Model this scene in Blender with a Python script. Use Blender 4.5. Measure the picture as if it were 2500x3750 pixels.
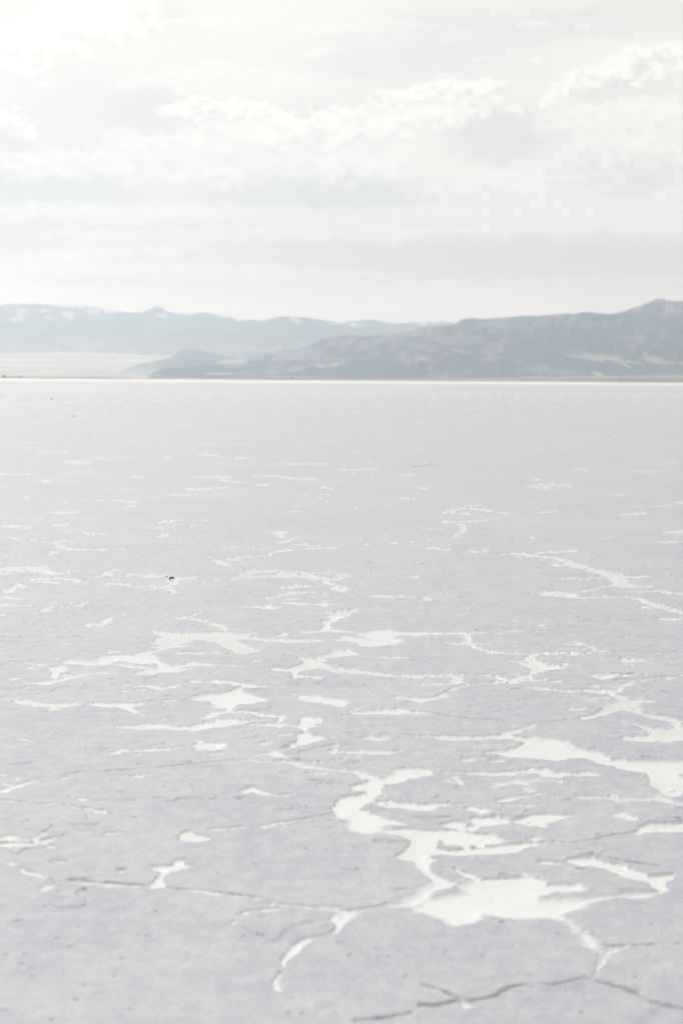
import bpy, math, random
import numpy as np
from mathutils import Matrix, Vector

for o in list(bpy.data.objects):
    bpy.data.objects.remove(o)
scn = bpy.context.scene
COL = scn.collection
R = math.radians

# ------------------------------------------------------------------ camera
F = 5208.0                    # focal length in pixels of the 2500 x 3750 photograph (50 mm lens)
H = 1.6                       # eye height
PITCH = math.atan(484.5 / F)
ROLL = math.atan(17.0 / 2500.0)
fw = Vector((0, math.cos(PITCH), -math.sin(PITCH)))
r0 = Vector((1, 0, 0)); u0 = r0.cross(fw)
rt = math.cos(ROLL) * r0 + math.sin(ROLL) * u0
up = -math.sin(ROLL) * r0 + math.cos(ROLL) * u0
cam = bpy.data.cameras.new('camera')
cam.sensor_fit = 'VERTICAL'; cam.sensor_height = 36.0; cam.lens = 50.0
cam.clip_start = 0.1; cam.clip_end = 200000
cam.dof.use_dof = True; cam.dof.focus_distance = 9.6; cam.dof.aperture_fstop = 2.8
camo = bpy.data.objects.new('camera', cam); COL.objects.link(camo)
camo.matrix_world = Matrix(((rt.x, up.x, -fw.x, 0), (rt.y, up.y, -fw.y, 0), (rt.z, up.z, -fw.z, H), (0, 0, 0, 1)))
scn.camera = camo
scn.cycles.volume_bounces = 12; scn.cycles.max_bounces = 16
scn.render.resolution_x = 682; scn.render.resolution_y = 1024

scn.view_settings.view_transform = 'Standard'
scn.view_settings.look = 'None'
scn.view_settings.exposure = 0.20
scn.view_settings.gamma = 1.0
scn.view_settings.use_curve_mapping = False

# ------------------------------------------------------------------ sun
SUN_AZ = R(-20)     # left of the viewing direction
SUN_EL = R(42)
sd = bpy.data.lights.new('sun', 'SUN'); sd.energy = 1.5; sd.angle = R(10); sd.color = (1.0, 0.97, 0.925)
so = bpy.data.objects.new('sun', sd); COL.objects.link(so)
sv = Vector((math.sin(SUN_AZ) * math.cos(SUN_EL), math.cos(SUN_AZ) * math.cos(SUN_EL), math.sin(SUN_EL)))
so.rotation_euler = sv.to_track_quat('Z', 'Y').to_euler()

# ------------------------------------------------------------------ node helper
class E:
    """tiny wrapper that turns python arithmetic into Math nodes"""
    def __init__(s, nt, sock): s.nt, s.s = nt, sock
    def _m(s, op, *a, clamp=False):
        n = s.nt.nodes.new('ShaderNodeMath'); n.operation = op; n.use_clamp = clamp
        for i, v in enumerate((s,) + a):
            if isinstance(v, E): s.nt.links.new(v.s, n.inputs[i])
            else: n.inputs[i].default_value = v
        return E(s.nt, n.outputs[0])
    def __add__(s, o): return s._m('ADD', o)
    __radd__ = __add__
    def __sub__(s, o): return s._m('SUBTRACT', o)
    def __rsub__(s, o): return (s * -1.0) + o
    def __mul__(s, o): return s._m('MULTIPLY', o)
    __rmul__ = __mul__
    def __truediv__(s, o): return s._m('DIVIDE', o)
    def clamp(s): return s._m('ADD', 0.0, clamp=True)
    def smooth(s, a, b):
        n = s.nt.nodes.new('ShaderNodeMapRange'); n.interpolation_type = 'SMOOTHSTEP'
        s.nt.links.new(s.s, n.inputs['Value'])
        n.inputs['From Min'].default_value = a; n.inputs['From Max'].default_value = b
        return E(s.nt, n.outputs[0])
def combine(nt, x, y, z):
    n = nt.nodes.new('ShaderNodeCombineXYZ')
    for i, v in enumerate((x, y, z)):
        if isinstance(v, E): nt.links.new(v.s, n.inputs[i])
        else: n.inputs[i].default_value = v
    return n.outputs[0]
def noise(nt, vec, scale, detail=4, rough=0.55, dist=0.0):
    n = nt.nodes.new('ShaderNodeTexNoise')
    n.inputs['Scale'].default_value = scale; n.inputs['Detail'].default_value = detail
    n.inputs['Roughness'].default_value = rough; n.inputs['Distortion'].default_value = dist
    nt.links.new(vec, n.inputs['Vector'])
    return E(nt, n.outputs[0])
def mixc(nt, fac, a, b):
    n = nt.nodes.new('ShaderNodeMix'); n.data_type = 'RGBA'
    if isinstance(fac, E): nt.links.new(fac.s, n.inputs[0])
    else: n.inputs[0].default_value = fac
    for v, i in ((a, 6), (b, 7)):
        if isinstance(v, (tuple, list)): n.inputs[i].default_value = (*v[:3], 1)
        else: nt.links.new(v, n.inputs[i])
    return n.outputs[2]

# ------------------------------------------------------------------ world: overcast sky
world = bpy.data.worlds.new('World'); scn.world = world; world.use_nodes = True
wt = world.node_tree; wt.nodes.clear()
wout = wt.nodes.new('ShaderNodeOutputWorld'); bg = wt.nodes.new('ShaderNodeBackground')
wt.links.new(bg.outputs[0], wout.inputs[0]); bg.inputs[1].default_value = 0.1
sky = wt.nodes.new('ShaderNodeTexSky'); sky.sky_type = 'NISHITA'; sky.sun_disc = False
sky.sun_elevation = SUN_EL; sky.sun_rotation = SUN_AZ
tc = wt.nodes.new('ShaderNodeTexCoord')
sep = wt.nodes.new('ShaderNodeSeparateXYZ'); wt.links.new(tc.outputs['Generated'], sep.inputs[0])
dx, dy, dz = (E(wt, sep.outputs[i]) for i in range(3))
az = dx._m('ARCTAN2', dy) * 100.0               # hundredths of a radian, 0 = north
el = dz._m('ARCSINE') * 100.0
P = combine(wt, az, el, 0.0)
FRONT = 0.83
SK = 10.0                                       # world strength 0.1 -> cloud radiance of about 1
def c10(r, g, b):
    f = lambda c: ((c / 255 + 0.055) / 1.055) ** 2.4 * SK
    return (f(r), f(g), f(b))
warp = noise(wt, P, 0.30, 6, 0.58)
warp2 = noise(wt, combine(wt, az + 40.0, el * 1.4, 3.0), 0.75, 6, 0.62)
bandn = noise(wt, combine(wt, az * 0.22, el, 7.0), 0.30, 5, 0.55)
bign = noise(wt, combine(wt, az * 0.45, el, 21.0), 0.12, 5, 0.55)
puff = noise(wt, combine(wt, az * 0.7, el, 11.0), 1.35, 7, 0.60)
# plain high cloud, darker and bluer in broad bands, brighter towards the sun
cloud = mixc(wt, bandn.smooth(0.36, 0.62), c10(237, 238, 236), c10(248, 247, 244))
cloud = mixc(wt, el.smooth(8.0, 27.0) * 0.6, cloud, c10(250, 249, 245))
sunv = wt.nodes.new('ShaderNodeVectorMath'); sunv.operation = 'DOT_PRODUCT'
wt.links.new(tc.outputs['Generated'], sunv.inputs[0]); sunv.inputs[1].default_value = sv
sd_ = E(wt, sunv.outputs['Value'])
# broad soft grey-blue undersides (photo x, y of centre, half width, half height, strength)
def pos(X, Y):
    a = (X - 1250) / F; b = -(Y - 1875) / F
    d = fw + a * rt + b * up; d.normalize()
    return 100 * math.atan2(d.x, d.y), 100 * math.asin(d.z)
GREY = [(1250, 1000, 1400, 16, .5), (400, 830, 420, 18, .35), (1750, 820, 500, 14, .3), (900, 620, 420, 22, .3), (190, 700, 430, 75, .85), (1180, 720, 480, 85, .95), (1850, 500, 230, 95, .85), (2050, 950, 900, 90, 1.0),
        (60, 880, 180, 100, .7), (750, 890, 560, 100, .55), (2230, 650, 230, 75, .6), (640, 410, 260, 70, .45),
        (350, 400, 330, 150, .4), (1750, 110, 500, 70, .5), (560, 70, 190, 70, .45), (2230, 330, 160, 50, .45),
        (30, 520, 90, 40, .5), (300, 1010, 260, 45, .45), (1400, 950, 420, 80, .6), (1300, 400, 260, 60, .3),
        (1600, 250, 500, 120, .35), (2350, 60, 300, 80, .35), (900, 1030, 900, 40, .4), (2200, 1060, 600, 30, .35)]
g = None
for X, Y, rx, ry, st in GREY:
    cx, cy = pos(X, Y); sx = rx / F * 100; sy = ry / F * 100
    ex = (az + (warp * 2.2 - 1.1) - cx) / sx; ey = (el + (warp2 * 1.6 - 0.8) + (warp * 1.2 - 0.6) - cy) / sy
    # flat, fairly crisp bottoms, long faint tops
    m = (1.0 - (ex * ex + ey * ey)._m('SQRT')).smooth(-0.35, 0.65) * st
    g = m if g is None else g + m
    
g = g._m('MINIMUM', 1.0)
cloud = mixc(wt, g, cloud, c10(221, 226, 227))
# cumulus: bright crisp heads with shaded bellies (x, y, half width, half height, tilt px, brightness, belly)
CUM = [(400, 620, 460, 75, 10, .55, .5), (1080, 640, 520, 70, 30, .5, .5), (1900, 690, 480, 60, 30, .5, .5), (2320, 570, 320, 75, -30, .55, .5),
       (700, 870, 620, 42, 10, .45, .4), (1750, 860, 560, 36, 30, .45, .4), (150, 790, 260, 50, 20, .5, .5), (1450, 130, 420, 60, -20, .35, .3), (800, 300, 420, 50, 20, .35, .3),
       (700, 405, 170, 52, 0, 1.0, .6), (900, 425, 290, 62, -30, .95, .7), (1220, 470, 330, 80, 40, .9, .35),
       (1000, 520, 480, 80, 0, .55, .3),
       (1560, 360, 260, 62, 45, 1.0, .5), (1780, 330, 120, 45, 10, .95, .6), (1500, 470, 330, 72, 70, .75, .4),
       (2090, 330, 110, 70, 30, 1.0, .3), (2330, 250, 260, 78, 60, 1.0, .6), (2350, 470, 420, 110, 0, .6, .25),
       (300, 130, 330, 130, 60, .8, .2), (100, 230, 130, 110, 0, .9, .15), (60, 470, 80, 60, -20, .95, .5),
       (480, 520, 110, 42, -10, .5, .4), (650, 560, 330, 60, 0, .25, .4),
       (1190, 195, 90, 24, 10, .5, .2), (830, 232, 110, 8, 0, .6, .1), (1950, 95, 70, 22, 0, .6, .1),
       (2130, 100, 40, 12, 0, .6, .1), (1760, 218, 26, 9, 10, .7, 0), (1960, 222, 22, 12, 0, .6, 0), (1880, 415, 50, 36, 0, .6, .1),
       (2430, 740, 140, 60, 40, .4, .2), (650, 100, 260, 30, 40, .5, .1), (400, 930, 420, 26, 20, .55, .1), (1500, 790, 1500, 45, 0, .35, 0),
       (700, 1000, 900, 34, 0, .5, 0), (120, 970, 200, 40, 40, .5, .2)]
for X, Y, rx, ry, tilt, br, belly in CUM:
    cx, cy = pos(X, Y); sx = rx / F * 100; sy = ry / F * 100; k = tilt / max(rx, 1)
    lx = az - cx; ly = el - cy
    amp = min(sy * 1.6, 2.4)
    wy = (puff - 0.5) * amp + (warp2 - 0.5) * amp * 1.2
    ex = (lx + (warp - 0.5) * min(sx, 4.0) * 1.4) / sx
    ey = (ly - lx * k + wy) / sy
    m = ((1.0 - (ex * ex + ey * ey)) / (0.45 + 1.6 * (ey * -1.0)._m('MAXIMUM', 0.0))).smooth(0.0, 1.0) * br
    shade = (ey * 0.75 + (warp2 - 0.5) * 2.4 + (puff - 0.5) * 2.4 + 0.22).smooth(-0.35, 0.75)       # 1 at head, 0 at belly
    colc = mixc(wt, ((1.0 - shade) * (0.6 + belly * 0.4)).clamp(), c10(261, 260, 257), c10(231, 233, 232))
    cloud = mixc(wt, m, cloud, colc)
# thin cover lets a little of the blue through where the noise is low; sky behind the viewer is patchier
cover = (bign.smooth(0.30, 0.55) * 0.06 + 0.94)
base = mixc(wt, cover, sky.outputs[0], cloud)
warm = wt.nodes.new('ShaderNodeMix'); warm.data_type = 'RGBA'; warm.blend_type = 'MULTIPLY'   # light low through the air is warmer
wt.links.new((1.0 - el.smooth(0.0, 14.0)).s, warm.inputs[0]); wt.links.new(base, warm.inputs[6]); warm.inputs[7].default_value = (1.24, 1.03, 0.90, 1)
wb = wt.nodes.new('ShaderNodeVectorMath'); wb.operation = 'MULTIPLY'; wt.links.new(warm.outputs[2], wb.inputs[0]); wb.inputs[1].default_value = (1.05, 1.002, 0.965)
base = wb.outputs[0]
# brightening round the veiled sun
glow = wt.nodes.new('ShaderNodeMix'); glow.data_type = 'RGBA'; glow.blend_type = 'ADD'
# sky dimmed overhead and behind, boosted low in front, to balance ground and haze
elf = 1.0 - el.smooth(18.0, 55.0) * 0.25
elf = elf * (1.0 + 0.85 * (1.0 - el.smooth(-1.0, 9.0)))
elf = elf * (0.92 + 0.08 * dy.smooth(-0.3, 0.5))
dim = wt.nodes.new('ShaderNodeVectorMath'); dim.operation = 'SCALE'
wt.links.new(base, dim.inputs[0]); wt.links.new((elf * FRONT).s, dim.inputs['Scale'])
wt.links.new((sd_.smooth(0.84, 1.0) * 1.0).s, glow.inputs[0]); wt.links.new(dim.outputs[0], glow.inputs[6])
glow.inputs[7].default_value = (2.5, 2.4, 2.1, 1)
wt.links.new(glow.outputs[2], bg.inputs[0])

# ------------------------------------------------------------------ numpy helpers
rs = np.random.RandomState(7)
PERM = np.concatenate([rs.permutation(512)] * 3).astype(np.int32)
VAL = rs.rand(1536).astype(np.float32)
def vnoise(x, y, seed=0):
    x = x + seed * 17.31; y = y + seed * 9.77
    xi = np.floor(x).astype(np.int64); yi = np.floor(y).astype(np.int64)
    fx = (x - xi).astype(np.float32); fy = (y - yi).astype(np.float32)
    fx = fx * fx * (3 - 2 * fx); fy = fy * fy * (3 - 2 * fy)
    def h(a, b): return VAL[PERM[(a & 511)] + PERM[(b + 131) & 511]]
    return (h(xi, yi) * (1 - fx) + h(xi + 1, yi) * fx) * (1 - fy) + (h(xi, yi + 1) * (1 - fx) + h(xi + 1, yi + 1) * fx) * fy
def fbm(x, y, seed=0, octv=4, gain=0.5):
    s = 0; a = 1.0; t = 0
    for i in range(octv):
        s = s + a * (vnoise(x, y, seed + i * 3) - 0.5); t += a
        a *= gain; x = x * 2.03 + y * 0.13; y = y * 2.03 - x * 0.07
    return s / t * 2           # about -1..1
def sstep(x, a, b):
    t = np.clip((x - a) / (b - a), 0, 1); return t * t * (3 - 2 * t)
def ground(X, Y):
    """ground point under photo pixel"""
    a = (X - 1250) / F; b = -(Y - 1875) / F
    d = fw + a * rt + b * up; t = -H / d.z
    return d.x * t, d.y * t
def direction(X, Y):
    a = (X - 1250) / F; b = -(Y - 1875) / F
    d = fw + a * rt + b * up
    return d.x / d.y, d.z / d.y
def mesh_grid(name, V, nr, nc, mat, attrs=None, colors=None, smooth=True):
    me = bpy.data.meshes.new(name)
    nv = V.shape[0]
    idx = np.arange(nr * nc, dtype=np.int32).reshape(nr, nc)
    q = np.stack([idx[:-1, :-1], idx[:-1, 1:], idx[1:, 1:], idx[1:, :-1]], -1).reshape(-1, 4)
    return mesh_raw(me, name, V, q, mat, attrs, colors, smooth)
def mesh_raw(me, name, V, q, mat, attrs=None, colors=None, smooth=True):
    me.vertices.add(len(V)); me.vertices.foreach_set('co', np.ascontiguousarray(V, dtype=np.float32).ravel())
    me.loops.add(q.size); me.loops.foreach_set('vertex_index', q.ravel().astype(np.int32))
    me.polygons.add(len(q)); me.polygons.foreach_set('loop_start', np.arange(0, q.size, 4, dtype=np.int32))
    me.polygons.foreach_set('loop_total', np.full(len(q), 4, dtype=np.int32))
    me.polygons.foreach_set('use_smooth', np.full(len(q), smooth))
    for k, a in (attrs or {}).items():
        at = me.attributes.new(k, 'FLOAT', 'POINT'); at.data.foreach_set('value', a.astype(np.float32).ravel())
    for k, a in (colors or {}).items():
        at = me.attributes.new(k, 'FLOAT_COLOR', 'POINT')
        c = np.ones((len(V), 4), np.float32); c[:, :3] = a; at.data.foreach_set('color', c.ravel())
    me.update(calc_edges=True)
    me.materials.append(mat)
    o = bpy.data.objects.new(name, me); COL.objects.link(o)
    return o
def newmat(name):
    m = bpy.data.materials.new(name); m.use_nodes = True
    nt = m.node_tree; nt.nodes.clear()
    out = nt.nodes.new('ShaderNodeOutputMaterial')
    p = nt.nodes.new('ShaderNodeBsdfPrincipled'); nt.links.new(p.outputs[0], out.inputs[0])
    return m, nt, p, out
def simple(name, c, rough=0.7, var=0.25, scale=30):
    m, nt, p, out = newmat(name)
    t = nt.nodes.new('ShaderNodeTexCoord')
    n = noise(nt, t.outputs['Object'], scale, 4)
    c2 = tuple(x * (1 - var) for x in c)
    nt.links.new(mixc(nt, n.smooth(0.3, 0.7), c2, c), p.inputs['Base Color'])
    p.inputs['Roughness'].default_value = rough; p.inputs['Specular IOR Level'].default_value = 0.3
    return m

# ------------------------------------------------------------------ traced puddles and cracks
# Strokes (x, y, thickness) and outlines read off the photograph in six windows; each window = (x0, y0), scale 1.2544
S, PO, K = {}, {}, {}
S['A'] = '''0 865 7 60 870 8 120 865 10 190 860 14 200 872 14 260 880 6 310 882 4;0 858 3 100 855 4 200 850 5;0 883 6 40 882 4
420 898 3 480 888 8 525 865 8;540 880 3 610 887 6 700 892 10 750 895 6;150 912 3 240 905 3 320 907 6 350 917 8;160 922 2 250 925 4
20 965 8 60 955 12 100 940 14 70 930 8;0 985 5 40 995 10 90 1000 5;0 1028 8 110 1030 4;640 940 2 720 945 3 760 943 3
780 928 10 800 915 10 830 903 6 870 903 3;760 912 4 800 914 6;780 972 3 795 965 5 785 955 5;480 930 4 540 930 10 590 933 7
1070 905 8 1120 885 10 1160 872 14 1280 870 6 1400 880 6 1520 878 6;1130 900 8 1250 893 8 1400 893 14 1500 908 10 1568 905 8;1300 888 9 1400 886 11
1490 915 6 1500 925 6 1550 940 7;1530 950 5 1568 960 8;1300 948 6 1350 940 14 1410 942 7;1255 995 8 1280 985 8 1340 970 8 1430 967 3
990 825 6 1020 835 8 1050 842 5;1050 818 2 1130 805 2 1215 798 2;1265 695 5 1310 692 4;1272 700 4 1285 708 6;1265 738 4 1310 735 5 1350 725 3
1400 745 5 1440 760 8 1420 768 6 1530 765 2;1265 785 3 1310 775 6;255 738 6 280 755 7 310 768 6 430 770 3 550 769 2;40 712 4 90 722 3;140 730 4 180 732 3;260 735 4 325 731 3
220 795 4 250 783 4;0 665 10 70 663 8 130 666 5;90 675 3 130 676 3;240 660 5 300 660 7;230 602 3 290 601 6 340 600 6;400 696 4 425 698 3
530 545 4 580 550 4 605 552 3;585 575 5 600 568 4;735 525 3 800 520 6 850 520 4;865 493 6 940 493 6 990 488 6 1035 484 5;730 650 3 750 645 6;715 669 3 740 669 3;730 715 4 760 703 3
895 436 5 950 438 6 1040 437 5;1015 450 5 1060 458 8 1110 462 3;620 437 6 645 438 6;1180 433 5 1230 433 5;1260 430 5 1300 438 7 1350 443 7 1435 449 5;1190 475 4 1235 472 5
1345 376 5 1470 376 4;1095 350 5 1135 350 5;920 333 4 1000 337 4;760 347 4 780 347 5;0 423 6 70 424 6 140 423 4;320 372 5 400 373 6;190 320 5 290 322 4;140 284 5 220 286 5
355 410 4 400 410 5;455 350 4 490 350 5;215 452 4 225 452 4;1485 487 3 1520 490 4;120 535 4 130 530 4;1310 593 2 1380 596 2'''
S['B'] = '''780 790 4 860 797 7 930 805 4 980 810 3 1010 820 8 1040 835 14 1100 850 10 1160 868 8 1220 885 12 1260 900 22 1270 925 16 1300 938 12 1390 942 9 1410 942 9
970 842 3 1040 840 8;1290 897 6 1400 897 5;1180 903 5 1240 908 8;1240 935 8 1160 950 6 1080 965 5;1090 993 5 1200 990 5 1280 988 5 1370 996 5
1330 962 4 1400 965 7 1470 960 8 1490 970 7 1568 975 6;1020 905 7 1080 905 6 1130 907 6;1380 1005 6 1400 1018 8 1470 1036 16 1370 1038 4;1490 1045 8 1550 1058 8 1568 1065 6
1480 1093 8 1540 1093 6;900 786 2 1000 782 3 1080 778 4;460 600 6 520 602 4;500 590 4 550 583 5;570 568 4 630 568 4;545 605 5 570 605 5;590 583 4 685 594 5
480 643 8 580 643 6;590 640 3 690 637 4;545 655 5 560 670 4 550 690 5 505 715 2;725 602 3 750 603 5;915 600 3 980 598 3;1300 610 4 1350 610 6 1380 606 6;1345 572 4 1360 570 4
880 480 6 940 490 6 950 480 6;900 472 4 1030 475 6;1070 403 5 1105 404 5;1355 412 5 1455 414 5;275 535 5 325 538 6;345 491 6 370 491 5;5 402 3 160 403 4;290 430 4 330 430 4
1440 570 3 1500 568 3;1535 555 6 1550 555 6;1500 692 8 1540 690 10;1195 713 3 1225 713 4;1460 735 4 1568 735 3;1265 516 3 1290 517 3;410 765 3 460 767 6 495 770 7
580 778 2 650 781 3;0 885 14 25 895 14;150 985 4 230 988 6 310 988 5;365 990 3 400 1005 6;295 899 5 325 899 5;0 1085 8 20 1065 14 60 1045 8 95 1045 6;0 950 8 4 965 5;975 1115 4 1050 1112 5'''
S['C'] = '''1240 175 4 1290 165 6 1330 153 5;1370 148 4 1440 145 6 1510 140 12 1568 142 12;1510 135 8 1505 105 8 1530 85 14 1568 65 24;1460 58 4 1560 62 8
835 82 6 880 88 5 940 100 4;850 80 4 905 65 3;975 112 8 1010 120 10 1035 132 7 1040 142 4;1150 32 5 1220 35 12 1260 38 12;1310 15 10 1380 18 6 1460 22 5 1535 22 4
0 25 10 90 25 5;370 15 6 400 10 5;375 28 4 400 12 4;320 10 2 370 15 3;160 58 5 225 36 6;460 115 8 480 98 8 520 80 6;0 70 6 20 68 4;500 238 5 540 235 6
600 270 30 680 268 24;700 275 16 740 300 12 780 310 14 850 300 8 890 288 12 960 298 7 1080 303 4;740 305 14 760 320 14 640 338 6;780 325 14 860 315 6;840 245 6 920 245 6 1000 245 5
545 300 10 590 305 10 640 312 4 700 316 4;300 285 8 380 288 16 430 298 12 470 292 12;125 290 4 180 297 5;385 345 8 320 358 8 240 375 14 200 388 16 120 380 12;450 335 5 520 338 5
0 452 3 60 453 4;95 465 12 150 475 14 200 485 18 300 483 14 380 482 6 450 480 20 560 485 18 630 478 12;560 490 14 600 505 6 660 523 5;180 505 5 215 503 5
575 392 3 640 395 8 700 398 8 740 410 14 780 400 8 820 393 6;580 416 4 670 414 4;880 375 8 960 378 12 1040 380 14 1110 390 10 1180 402 10 1250 402 4;1110 400 8 1085 425 12;1285 402 4 1305 402 5
1020 490 14 1050 505 6;930 545 4 960 530 10 1020 515 12 1140 518 8;500 582 10 600 585 18 700 580 26 800 585 18 880 590 20 960 575 24 1050 562 30 1085 562 20;750 552 4 755 552 4;970 550 8 1000 553 8
1100 555 5 1190 552 6;1155 575 8 1220 572 12 1300 577 6 1350 578 8;1155 725 5 1240 705 16 1300 718 18 1320 728 8;960 750 8 1060 740 8 1140 735 5 1200 745 6 1300 745 10 1400 765 10 1568 785 8
975 706 8 1005 706 8;1210 658 8 1230 658 8;530 703 8 560 690 14 600 695 8 700 688 12 790 684 12;630 710 4 650 710 4;85 635 6 120 645 8 150 655 8;0 630 4 20 631 4;0 800 14 20 803 10
0 880 10 60 858 10 110 842 10 150 828 5;0 922 8 90 928 6;310 945 8 350 955 8;380 960 5 400 962 5;450 972 12 475 974 10;380 917 10 395 917 8;610 812 5 630 813 5;665 803 6 690 803 6
1120 885 10 1160 865 10 1200 880 14 1220 890 18 1280 900 12 1340 895 12;1440 748 6 1470 748 6;1450 802 8 1490 802 8;1480 850 7 1540 850 6;1540 180 8 1568 182 12;1510 672 8 1540 672 8
1540 695 12 1568 698 16;1165 280 4 1195 280 4'''
S['D'] = '''0 180 14 110 185 16;250 150 8 350 157 14 450 153 6 550 153 7 650 149 3;560 155 8 575 175 6 600 205 5 640 230 4 700 240 10 760 245 9 860 246 6 960 245 8 1080 247 9 1150 240 9 1180 238 8 1220 236 6
1165 232 6 1140 215 2 1070 192 3;575 200 5 530 200 5 470 198 4;870 250 5 865 270 5 905 300 8 900 320 6 860 348 7 780 372 16 700 380 10 600 388 8 530 398 8 480 420 4 450 445 10 370 462 16 320 458 14 250 448 6
905 300 10 970 313 5;0 325 26 60 330 22 130 340 9 250 350 7 340 352 10 450 350 12 540 350 14;540 352 12 520 380 18 440 388 10 385 390 6;640 346 4 700 350 8 750 368 14;790 380 10 850 370 6 920 368 9
850 405 7 940 410 12 1080 418 10;1120 415 5 1200 425 14 1260 420 12 1280 400 5 1340 375 6 1400 365 4 1500 357 3;1230 428 10 1280 450 8 1300 480 30 1240 500 20 1180 525 14 1110 548 7
1300 470 24 1350 465 16 1420 467 7;1330 500 18 1370 520 6 1430 535 6 1490 545 8 1530 560 8 1540 580 8;1210 355 8 1290 352 10;1300 350 4 1400 345 3;1280 270 7 1310 285 8 1335 265 4;125 262 8 180 265 10 330 267 8
700 155 3 750 157 4;75 520 12 190 515 20 250 515 28 310 520 18 410 522 6;1070 505 6 1110 498 8;1100 460 5 1140 460 5;120 635 16 185 637 18;0 698 18 100 700 22 190 698 24 260 695 8
340 628 4 400 630 14 520 638 28 640 635 20 740 625 18 800 605 8 880 575 6;1460 790 40 1490 840 50 1530 890 30;570 737 14 590 737 12;690 742 8 720 742 10;0 785 8 60 795 10 110 815 20
430 795 8 560 800 16 700 803 20;1090 790 12 1150 795 14;510 820 8 525 830 8 550 848 6;720 845 12 790 838 14 830 845 12;840 865 8 860 880 10;750 920 20 800 905 16 890 895 8;770 945 20 850 945 16
600 955 14 660 970 20;1090 905 14 1200 910 12 1320 918 18 1450 910 14 1568 945 14;200 935 26 300 945 26 400 955 22;410 940 10 560 940 14'''
S['E'] = '''1568 62 8 1480 60 4 1400 68 8 1320 75 10 1220 98 8;1110 103 10 1050 108 10 970 116 8;895 395 12 990 405 14;1130 425 5 1190 430 10;1240 440 6 1320 465 10 1430 475 8
1095 503 6 1170 492 18 1230 485 20 1265 482 18;500 130 4 540 130 12 570 130 4;45 275 10 60 280 10;95 300 6 140 318 12 190 330 14 210 348 8;210 400 8 240 378 16 275 372 6;360 368 4 480 368 6 500 368 5
250 265 8 285 265 10;550 308 10 568 310 8;1568 490 16 1530 530 12 1550 560 12 1520 590 10 1430 610 12 1370 640 12 1340 680 12 1300 715 6 1295 740 5;1285 770 4 1262 815 4;1270 850 4 1290 870 4'''
S['E'] += ''';275 370 4 480 369 7 560 372 4 660 378 4;770 385 4 880 390 4;1000 408 4 1130 425 5;1265 815 4 1270 850 5 1290 875 4 1340 900 4;1340 464 5 1568 488 8'''
S['F'] = '''600 15 14 670 30 14;760 5 12 850 5 14;920 265 10 990 275 14;450 295 8 480 290 8;530 295 8 570 315 12 610 335 8;1100 590 8 1140 640 20 1180 670 8;1180 680 10 1240 670 12 1300 660 4;1230 680 8 1200 740 8 1160 780 8;1270 50 12 1320 65 14'''
PO['B'] = '''880 970 920 965 970 963 1060 972 1095 990 1030 993 920 982'''
PO['C'] = '''700 142 760 148 830 155 900 150 1030 148 1100 155 1190 155 1130 168 1200 180 1300 182 1480 185 1470 192 1340 197 1200 190 1150 180 1100 190 1120 210 1190 232 1130 252 1080 240 1030 222 1010 210 985 192 900 184 820 200 850 208 840 214 770 225 700 245 700 290 680 300 620 290 560 285 470 298 450 270 540 255 600 250 640 240 720 232 760 215 710 195 700 182 740 165
235 310 270 305 315 308 310 320 275 340 260 355 225 352 250 335
865 460 910 440 960 428 1010 430 1060 420 1100 420 1160 440 1230 460 1150 475 1110 480 1060 492 1050 500 1010 498 1000 480 950 468
1365 535 1400 530 1460 542 1530 545 1430 560 1420 590 1410 605 1440 620 1550 630 1470 640 1450 655 1400 672 1330 685 1270 695 1340 665 1370 640 1355 628 1395 605 1380 590 1345 580 1385 570 1380 550
890 662 920 652 1000 652 1045 660 1035 678 960 680 905 682
1568 915 1540 935 1550 955 1525 970 1540 995 1568 1004 1600 1004 1600 915
1350 455 1380 445 1450 443 1500 450 1568 460 1610 475 1568 488 1520 480 1440 470 1360 460
1230 312 1330 315 1390 290 1385 265 1440 268 1490 258 1530 235 1568 228 1600 226 1640 250 1568 262 1500 268 1480 280 1500 305 1568 322 1568 340 1520 328 1480 312 1400 320 1360 335 1400 350 1490 348 1480 360 1350 358 1340 340 1350 328 1270 325'''
PO['D'] = '''75 152 125 150 150 142 240 143 300 150 240 172 295 195 230 202 160 213 95 212 60 195 110 180 75 160
1250 558 1340 568 1420 588 1500 590 1540 578 1568 572 1700 572 1700 640 1568 645 1480 655 1330 648 1280 640 1300 628 1400 620 1410 604 1350 575
700 618 760 610 800 625 870 632 960 640 1040 650 1070 680 1180 700 1240 730 1400 738 1568 740 1750 740 1750 800 1490 795 1440 795 1350 790 1250 760 1180 755 1120 725 1050 722 980 738 900 728 770 722 640 712 640 698 740 695 800 670 820 650 760 638 700 640
40 860 90 848 130 835 120 815 170 820 240 800 240 780 300 770 400 775 430 790 400 812 300 820 260 840 190 850 185 890 150 910 110 945 60 970 0 995 0 905 60 895 110 885 60 880
730 790 800 785 870 775 930 772 970 790 1080 792 1060 812 1000 818 920 815 900 795 820 795 760 808 730 800'''
PO['E'] = '''820 145 850 122 880 125 900 138 960 148 990 160 920 165 880 172 820 168
680 280 740 278 790 272 810 248 840 250 845 270 890 278 830 295 770 310 755 335 765 365 770 385 700 392 672 382 705 360 720 335 740 315 720 300
0 145 50 132 80 145 130 155 180 130 210 120 240 130 200 150 190 158 300 140 298 152 240 168 200 182 262 198 240 202 180 190 80 203 0 190 0 178 80 170 150 168 100 162 0 165
1500 25 1545 0 1600 -10 1600 72 1568 68 1520 60 1540 45'''
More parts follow.
